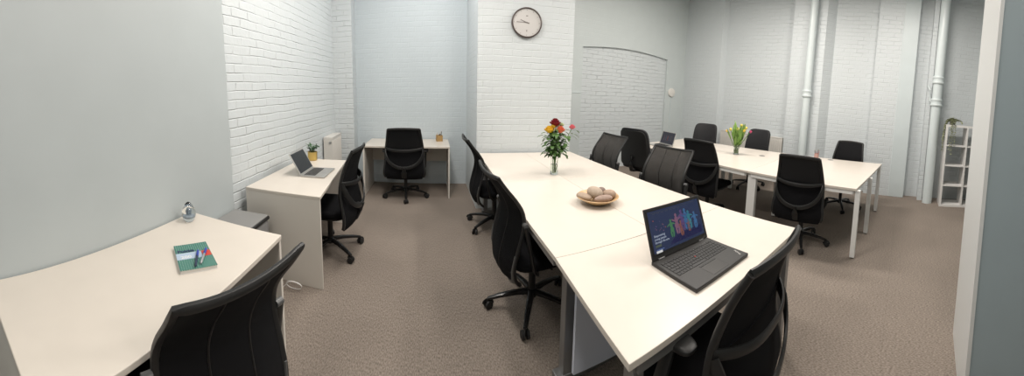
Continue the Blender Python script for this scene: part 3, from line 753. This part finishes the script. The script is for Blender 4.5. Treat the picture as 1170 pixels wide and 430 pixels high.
def rose(off, col, label, R=.032, kind='rose', leaves=26, seed=1, cat='flower'):
    leaves = int(leaves*1.5)
    rnd = random.Random(seed)
    b0 = V1 + Vector((off[0]*.06+rnd.uniform(-.01, .01), off[1]*.06+rnd.uniform(-.01, .01), .018)); tip = V1 + Vector(off)
    t = thing(kind, label, cat, V1 + Vector((0, 0, 0)) , 0, 'flowers of the rose bouquet')
    O = V1; path = [p - O for p in stem_path(b0, tip)]
    MB().sweep(path, .0028, n=8).build('stem', M_stem, t)
    mp = mat(kind+' petals', col, .5, noise=.15, nscale=60); m = MB(); c = path[-1]; ax = (path[-1]-path[-2]).normalized()
    if R > 0:
        for ring, (k, rr, hh, op) in enumerate([(3, .35, .95, .05), (4, .55, .95, .25), (5, .8, .85, .5), (6, 1.0, .7, .85)]):
            for i in range(k):
                a = 2*PI*i/k + ring*.7; d = Vector((cos(a), sin(a), 0)); 
                def F(u, v, d=d, a=a, rr=rr, hh=hh, op=op):
                    aa = a + (u-.5)*2.2*PI/k*1.25
                    q = Vector((cos(aa), sin(aa), 0)); rad = R*rr*(sin(v*PI*.5)**.6)*(1+op*.35*v)
                    return c + q*rad + Vector((0, 0, R*2.1*hh*(v - .25*op*v*v*(1+abs(u-.5))))) - Vector((0, 0, R*.6))
                m.sheet(F, 5, 5, .0012)
        m.build('bloom', mp, t)
    m = MB()
    for i in range(leaves):
        s = rnd.uniform(.42, .93); p = path[min(8, int(s*8))].lerp(path[min(8, int(s*8)+1)], (s*8) % 1)
        a = rnd.uniform(0, 2*PI); d = Vector((cos(a), sin(a), rnd.uniform(-.35, .45)))
        tw = p + d.normalized()*rnd.uniform(.01, .06)
        m.sweep([p, tw], .001, n=5)
        m.leaf(tw, d + Vector((0, 0, rnd.uniform(-.5, .1))), (0, 0, 1), rnd.uniform(.045, .07), rnd.uniform(.028, .042), rnd.uniform(.1, .5))
    m.build('leaves', M_leafd, t)
rose((-.005, .00, .475), (.22, .01, .02), 'dark red rose at the top of the bouquet', .040, seed=2)
rose((-.070, -.02, .415), (.80, .48, .03), 'yellow rose at the left of the bouquet', .036, seed=3)
rose((-.030, -.01, .445), (.72, .50, .06), 'small yellow rose between the yellow and dark red ones', .022, seed=9, leaves=16)
rose((.030, -.04, .415), (.75, .16, .07), 'orange red rose at the front of the bouquet', .034, seed=4)
rose((.155, -.03, .440), (.75, .17, .20), 'pink flower sticking out at the right of the bouquet', .024, seed=5, leaves=14)
rose((.065, .01, .460), (.55, .62, .34), 'pale green white lily bud right of the dark red rose', .020, seed=6, leaves=20)
rose((.03, .05, .455), (.78, .74, .60), 'cream white bloom behind the dark red rose', .030, seed=7, leaves=22)
def tulip(off, col, label, seed, R=.020, leaves=5):
    rnd = random.Random(seed)
    b0 = V2 + Vector((off[0]*.12, off[1]*.12, .018)); tip = V2 + Vector(off); t = thing('tulip', label, 'flower', V2, 0, 'tulips in the glass vase')
    path = [p - V2 for p in stem_path(b0, tip)]
    MB().sweep(path, .004, n=8).build('stem', M_stem, t)
    c = path[-1]; ax = (path[-1]-path[-2]).normalized(); q = ax.to_track_quat('Z', 'Y').to_matrix(); m = MB()
    for i in range(6):
        a = i*PI/3
        def F(u, v, a=a):
            aa = a+(u-.5)*1.5*(1-v**3*.8); rad = R*(sin(PI*(.12+.72*v))**.8)
            return c + q @ Vector((cos(aa)*rad, sin(aa)*rad, R*2.3*v))
        m.sheet(F, 4, 6, .0012)
    m.build('bloom', mat('tulip petals', col, .45, noise=.1, nscale=60), t)
    m = MB()
    for i in range(leaves):
        a = rnd.uniform(0, 2*PI); s = rnd.randint(2, 5); d = Vector((cos(a)*.45, sin(a)*.45, 1))
        m.leaf(path[s], d, (cos(a), sin(a), 0), rnd.uniform(.15, .25), rnd.uniform(.030, .044), rnd.uniform(-.3, .9), n=8)
    m.build('leaves', M_leafl, t)
scr = Vector((.50, -.86, 0))   # direction across the view there
def so(a, d, z): v = scr*a + Vector((.86, .5, 0))*d; return (v.x, v.y, z)
Y_ = (.72, .62, .12)
tulip(so(-.095, 0, .345), Y_, 'yellow tulip leaning furthest left in its vase', 1)
tulip(so(-.045, .03, .385), Y_, 'yellow tulip standing upright just left of the middle of its vase', 2)
tulip(so(.0, -.04, .36), (.70, .66, .12), 'greenish yellow tulip in the middle front of its vase', 3)
tulip(so(.045, .02, .41), Y_, 'tallest yellow tulip in its vase', 4)
tulip(so(.085, -.02, .345), (.85, .60, .08), 'yellow tulip at the lower right of its vase', 5)
tulip(so(.11, .03, .375), Y_, 'yellow tulip at the upper right beside the pink one', 6)
tulip(so(.175, .0, .335), (.45, .05, .13), 'single deep pink tulip leaning furthest right', 7, .018, 1)
tulip(so(-.02, .06, .33), (.55, .60, .10), 'green tulip bud at the back of the vase', 8)
tulip(so(-.15, .01, .325), (.80, .50, .12), 'small orange yellow tulip drooping left towards the padded chair', 11, .014, 1)

# ------------------------------------------------------------------ things on the near left desk
t = thing('notebook', 'green dotted notebook with a red corner on the foreground desk', 'notebook', (-.972, 1.020, .730), 0)
nx = Vector((.25, .236)).normalized() if False else None
# notebook quad from corners
cs = [(-1.116, 1.045), (-1.005, 1.155), (-.818, 1.010), (-.911, .882)]
u_ = (Vector(cs[2])-Vector(cs[1])).normalized(); ang = math.atan2(u_.y, u_.x); Ln, Wn = .232, .165
ctr = Vector((sum(p[0] for p in cs)/4, sum(p[1] for p in cs)/4)); t.location = (ctr.x, ctr.y, .730); t.rotation_euler = (0, 0, ang)
MB().box(-Ln/2, Ln/2, -Wn/2, Wn/2, .0, .002).build('back_cover', M_white, t, smooth=False)
MB().box(-Ln/2+.002, Ln/2-.002, -Wn/2+.002, Wn/2-.002, .002, .016).build('page_block', mat('paper', (.60, .58, .54), .8), t, smooth=False)
m_, nt, b_ = new_mat('green dotted cover'); b_.inputs['Roughness'].default_value = .35
tc = nt.nodes.new('ShaderNodeTexCoord'); vr = nt.nodes.new('ShaderNodeTexVoronoi'); vr.inputs['Scale'].default_value = 95; vr.inputs['Randomness'].default_value = 0; vr.voronoi_dimensions = '2D'
nt.links.new(tc.outputs['Object'], vr.inputs['Vector']); rp = nt.nodes.new('ShaderNodeValToRGB'); rp.color_ramp.interpolation = 'CONSTANT'
rp.color_ramp.elements[0].color = (.45, .60, .50, 1); rp.color_ramp.elements[1].position = .17; rp.color_ramp.elements[1].color = (.035, .16, .13, 1)
nt.links.new(vr.outputs['Distance'], rp.inputs[0]); nt.links.new(rp.outputs[0], b_.inputs['Base Color'])
cov = MB().box(-Ln/2, Ln/2, -Wn/2, Wn/2, .016, .018).build('front_cover', m_, t, smooth=False)
# writing reads across the short way seen from the sitter at +x
Rn = Matrix.Rotation(PI/2, 4, 'Z')
def nb(x0, x1, y0, y1, m, z=.0182, nm='label_band'): return MB().box(x0, x1, y0, y1, .018, z+.0003).build(nm, m, cov, smooth=False)
nb(-.030, .028, -Wn/2+.0, Wn/2-.045, mat('label blue grey', (.40, .50, .62), .4), nm='label_band')
nb(-.030, .022, Wn/2-.043, Wn/2-.002, mat('label red', (.55, .06, .04), .4), nm='red_corner')
text('cover_title', 'Pukka', .034, mat('navy ink', (.01, .02, .08), .4), cov, Matrix.Translation((-.036, -Wn/2+.010, .0186)) @ Matrix.Rotation(PI/2, 4, 'Z'), bold=.0012)
text('cover_number', '200', .034, M_white, cov, Matrix.Translation((.020, -Wn/2+.018, .0187)) @ Matrix.Rotation(PI/2, 4, 'Z'), bold=.0005)
def pen(p0, p1, c1, c2, label):
    p0, p1 = Vector(p0), Vector(p1); t = thing('pen', label, 'pen', p0, 0, 'pens on the green notebook'); d = p1-p0
    MB().sweep([d*0, d*.04, d*.62], .0055, n=14, taper=[.4, 1, 1]).build('barrel', c1, t)
    MB().sweep([d*.62, d*.97, d], .0062, n=14, taper=[1, 1, .7]).build('cap', c2, t)
    MB().sweep([d*.95+Vector((0, 0, .008)), d*.66+Vector((0, 0, .008))], .0018, n=8).build('clip', c2, t)
Mb = mat('blue pen cap', (.02, .05, .35), .35); Mgy = mat('silver pen barrel', (.35, .37, .38), .3, metal=.4); Mnv = mat('dark pen barrel', (.02, .035, .07), .35)
pen((-.885, .945, .756), (-.965, 1.055, .756), Mnv, Mb, 'dark blue capped pen lying left on the notebook')
pen((-.880, .975, .756), (-.945, 1.092, .756), Mgy, Mb, 'silver pen with a blue cap lying right on the notebook')
# glass egg
t = thing('glass_paperweight', 'egg shaped glass paperweight by the wall on the foreground desk', 'paperweight', (-1.285, 1.345, .730))
MB().lathe([(.001, 0), (.022, 0), (.034, .012), (.043, .035), (.044, .055), (.037, .082), (.024, .105), (.010, .120), (.001, .124)], n=36).build('glass_egg', M_glass, t)
m = MB().sup((0, 0, .034), (.026, .026, .012), 1, .8, 16, 8); 
for a in range(5): m.leaf((.0, 0, .04), (cos(a*1.3)*.4, sin(a*1.3)*.4, 1), (cos(a*1.3), sin(a*1.3), 0), .045, .022, .3)
m.build('inclusion', mat('blue grey swirl', (.35, .42, .50), .4), t, label='blue grey swirl inside')

# bin between the desks
t = thing('waste_bin', 'grey rectangular bin with black rim between the two left wall desks', 'bin', (-1.225, 1.80, 0), .0)
m = MB(); c0, c1 = .135, .155
m.prism([(-.15, -.165), (.15, -.14), (.155, .165), (-.15, .165)], 0, .545); m.build('bin_body', M_binbody, t, bevel=.02, seg=3)
MB().prism([(-.155, -.17), (.158, -.145), (.163, .17), (-.155, .17)], .545, .575).build('bin_rim', M_black, t, bevel=.012, seg=3)
MB().prism([(-.147, -.162), (.148, -.137), (.153, .160), (-.147, .162)], .570, .583).build('bin_lid', M_binlid, t, bevel=.006, seg=3)

# cable loop on the floor against the laptop desk panel
m = MB(); pts = []
for i in range(46):
    a = i/45*2*PI*1.35; pts.append((-.90+.062*cos(a)+.004*i/45, 1.985-.012*sin(a)-.0002*i, .042+.036*sin(a)))
pts += [(-.99, 1.97, .006), (-1.05, 1.95, .004), (-1.10, 1.90, .004)]
m.sweep(pts, .0028, n=6); tag(m.build('power_cable', M_white), 'loop of thin white cable on the carpet against the laptop desk panel', 'cable')

# plant in brass pot on the laptop desk
t = thing('potted_plant', 'small leafy plant in a brass pot on the laptop desk', 'plant', (-1.145, 3.185, .730))
MB().lathe([(.001, 0), (.046, 0), (.052, .006), (.054, .098), (.050, .098), (.048, .085), (.001, .085)], n=32).build('pot', M_gold, t)
MB().lathe([(.001, .0855), (.0475, .0855), (.0475, .088), (.001, .090)], n=24).build('soil', M_soil, t)
m = MB(); rnd = random.Random(4)
for k in range(7):
    a = rnd.uniform(0, 2*PI); rr = rnd.uniform(.02, .075); tip = Vector((cos(a)*rr, sin(a)*rr, rnd.uniform(.13, .21))); base_ = Vector((cos(a)*.015, sin(a)*.015, .088))
    pth = [base_.lerp(tip, i/5) for i in range(6)]; m.sweep(pth, .0022, n=6)
    for i in range(9):
        p = pth[rnd.randint(2, 5)]; b_a = rnd.uniform(0, 2*PI); m.leaf(p, (cos(b_a), sin(b_a), rnd.uniform(-.2, .7)), (0, 0, 1), rnd.uniform(.03, .048), rnd.uniform(.02, .03), .25)
m.build('foliage', mat('jade leaf', (.04, .13, .035), .4, noise=.25, nscale=40), t)

# pen pots
def pot_pens(loc, rz, sx, h, m_pot, label, pens, pname, grp, square=True):
    t = thing(pname, label, 'pen pot', loc, rz); w = .004
    m = MB()
    if square:
        m.box(-sx, sx, -sx, sx, 0, .005); m.box(-sx, -sx+w, -sx, sx, .005, h); m.box(sx-w, sx, -sx, sx, .005, h); m.box(-sx, sx, -sx, -sx+w, .005, h); m.box(-sx, sx, sx-w, sx, .005, h)
    else: m.lathe([(.001, 0), (sx, 0), (sx, h), (sx-.002, h), (sx-.002, .005), (.001, .004)], n=24)
    m.build('pot_wall', m_pot, t, smooth=not square)
    for (dx, dy, ex, ey, hh, mm, lb) in pens:
        o = Vector(loc); p = thing('pencil', lb, 'pencil', (o.x+dx, o.y+dy, o.z+.006), 0, grp); d = Vector((ex-dx, ey-dy, hh-.006))
        MB().sweep([d*0, d*.93], .0042, n=6).build('barrel', mm, p); MB().sweep([d*.93, d], .0042, n=6, taper=[1, .25]).build('tip', M_bamboo, p)
Mk = M_black; Mw_ = M_white; My = mat('cream pencil', (.6, .5, .35), .5); Mbr = mat('brown pencil', (.10, .04, .03), .5); Mpk = mat('dark pink pencil', (.35, .06, .10), .5)
pot_pens((.315, 4.50, .730), .1, .044, .09, M_bamboo, 'square wooden pen pot on the alcove desk', [
  (-.02, 0, -.03, .01, .125, My, 'cream pencil leaning left in the wooden pot'), (.0, .02, .005, .03, .115, Mbr, 'brown pencil at the back of the wooden pot'),
  (.015, -.01, .035, .0, .155, Mk, 'tall black pen leaning right in the wooden pot'), (.02, .015, .02, .028, .135, Mw_, 'white pen in the wooden pot'), (.005, -.02, .012, -.03, .12, Mk, 'short black pen at the front of the wooden pot')], 'pen_pot', 'pens in the wooden pot')
pot_pens((4.44, 1.235, .730), 0, .034, .085, mat('rose tinted pot', (.42, .25, .22), .4), 'small rose brown pen pot on the far table', [
  (-.01, .015, -.015, .03, .135, Mk, 'black pencil at the left of the rose pot'), (.0, .0, .0, .008, .12, Mpk, 'dark pink pencil in the middle of the rose pot'),
  (.01, -.01, .012, -.018, .15, Mbr, 'brown pencil standing tallest in the rose pot'), (.015, -.015, .02, -.03, .13, Mpk, 'dark pink pencil at the right of the rose pot')], 'pen_pot', 'pencils in the rose brown pot', square=False)

# cube shelf with trailing plant
t = thing('cube_shelf', 'white open cube shelf four compartments tall against the right wall', 'shelf', (5.165, -.715, 0))
D, Wd, Ht, tt = .36, 1.48, 1.43, .036
# opening faces -x; runs along -y
n_col = 4; cw = Wd/n_col
for k in range(n_col+1):
    y = -k*(Wd-tt)/n_col; MB().box(0, D, y-tt if k == 0 else y-(tt if k == n_col else tt*.75), y if k in (0, n_col) else y+tt*.0, 0, Ht).build('upright', M_white, t, bevel=.001)
for z in (0, Ht-tt): MB().box(0.001, D-.001, -Wd+.01, -tt*.9, z, z+tt).build('shelf_board', M_white, t, bevel=.001)
for k in range(n_col):
    ya = -k*(Wd-tt)/n_col - tt*.98; yb = -(k+1)*(Wd-tt)/n_col
    for i in range(1, 4):
        z = i*(Ht-tt)/4; MB().box(.002, D-.002, yb+.0005, ya-.0005 if k else ya, z+.008, z+.028).build('shelf_board', M_white, t, bevel=.001)
t = thing('trailing_plant', 'trailing pale green plant on top of the white cube shelf', 'plant', (5.28, -.83, 1.43))
MB().lathe([(.001, 0), (.045, 0), (.055, .07), (.052, .07), (.045, .06), (.001, .06)], n=24).build('pot', mat('stone pot', (.25, .24, .22), .6), t)
m = MB(); rnd = random.Random(8); tr = MB()
for k in range(260):
    a = rnd.uniform(0, 2*PI); r1 = rnd.uniform(0, .085); p = Vector((cos(a)*r1, sin(a)*r1*1.2, .065+rnd.uniform(0, .07)*(1-r1/.12)))
    m.leaf(p, (cos(a), sin(a), rnd.uniform(-.3, .9)), (0, 0, 1), rnd.uniform(.03, .045), .024, .3, n=3)
def trail(p0, p1, p2, n_=18, lv=60):
    p0, p1, p2 = Vector(p0), Vector(p1), Vector(p2); pth = [(p0*(1-s)**2 + p1*2*s*(1-s) + p2*s*s) for s in [i/n_ for i in range(n_+1)]]
    tr.sweep(pth, .0022, n=5)
    for i in range(lv):
        p = pth[rnd.randint(2, n_)]; a = rnd.uniform(0, 2*PI); tr.leaf(p, (cos(a), sin(a), rnd.uniform(-.8, .3)), (0, 0, 1), rnd.uniform(.022, .034), .02, .2, n=3)
# over the front (-x) and the side (+y)
for (dy, z) in ((.0, -.5), (.03, -.42), (-.03, -.33), (.015, -.25)): trail((-.03, dy, .08), (-.16, dy, .12), (-.135, dy*1.4, z))
for (dx, z) in ((.0, -.46), (-.03, -.38), (.04, -.30), (-.06, -.22), (-.01, -.44)): trail((dx, .03, .08), (dx, .15, .13), (dx-.02, .135+.01*rnd.random(), z))
trail((0, -.03, .08), (-.02, -.12, .13), (-.06, -.17, .04))
Mtl = mat('dusty green leaf', (.30, .32, .19), .6, noise=.25, nscale=60)
m.build('foliage', Mtl, t); tr.build('trailing_vines', Mtl, t)

# ------------------------------------------------------------------ light: ceiling lamps out of view, plus two added fill lamps
def area(x, y, z, sx, sy, power, col=(1, .90, .78), rz=0, rot=None, spread=PI):
    l = bpy.data.lights.new('ceiling_or_fill_lamp', 'AREA'); l.shape = 'RECTANGLE'; l.size = sx; l.size_y = sy; l.energy = power; l.color = col; l.spread = spread
    o = bpy.data.objects.new('ceiling_or_fill_lamp', l); COL.objects.link(o); o.location = (x, y, z); o.rotation_euler = rot or (0, 0, rz); return o
WARM = (1, .93, .86); COOL = (.82, .90, 1)
area(-.15, 2.3, 3.35, .30, 1.2, 50, WARM)
area(-.10, 3.75, 3.7, 1.0, .3, 20, (1, .97, .94))  # added fill lamp, only there to brighten the alcove wall
area(1.15, 1.5, 3.35, .30, 1.2, 30, WARM)
area(3.5, 2.4, 3.78, .30, 1.2, 92, WARM)
area(3.6, .1, 3.78, .30, 1.2, 78, WARM)
area(-.25, -.7, 3.35, .3, 1.2, 30, WARM)  # added fill near the camera, lifts the desk panels facing this way
w = bpy.data.worlds.new('world'); sc.world = w; w.use_nodes = True
w.node_tree.nodes['Background'].inputs[0].default_value = (.75, .85, 1, 1); w.node_tree.nodes['Background'].inputs[1].default_value = .02

sc.view_settings.view_transform = 'Standard'; sc.view_settings.look = 'None'; sc.view_settings.gamma = 1; sc.view_settings.exposure = 0.0
sc.view_settings.use_curve_mapping = False
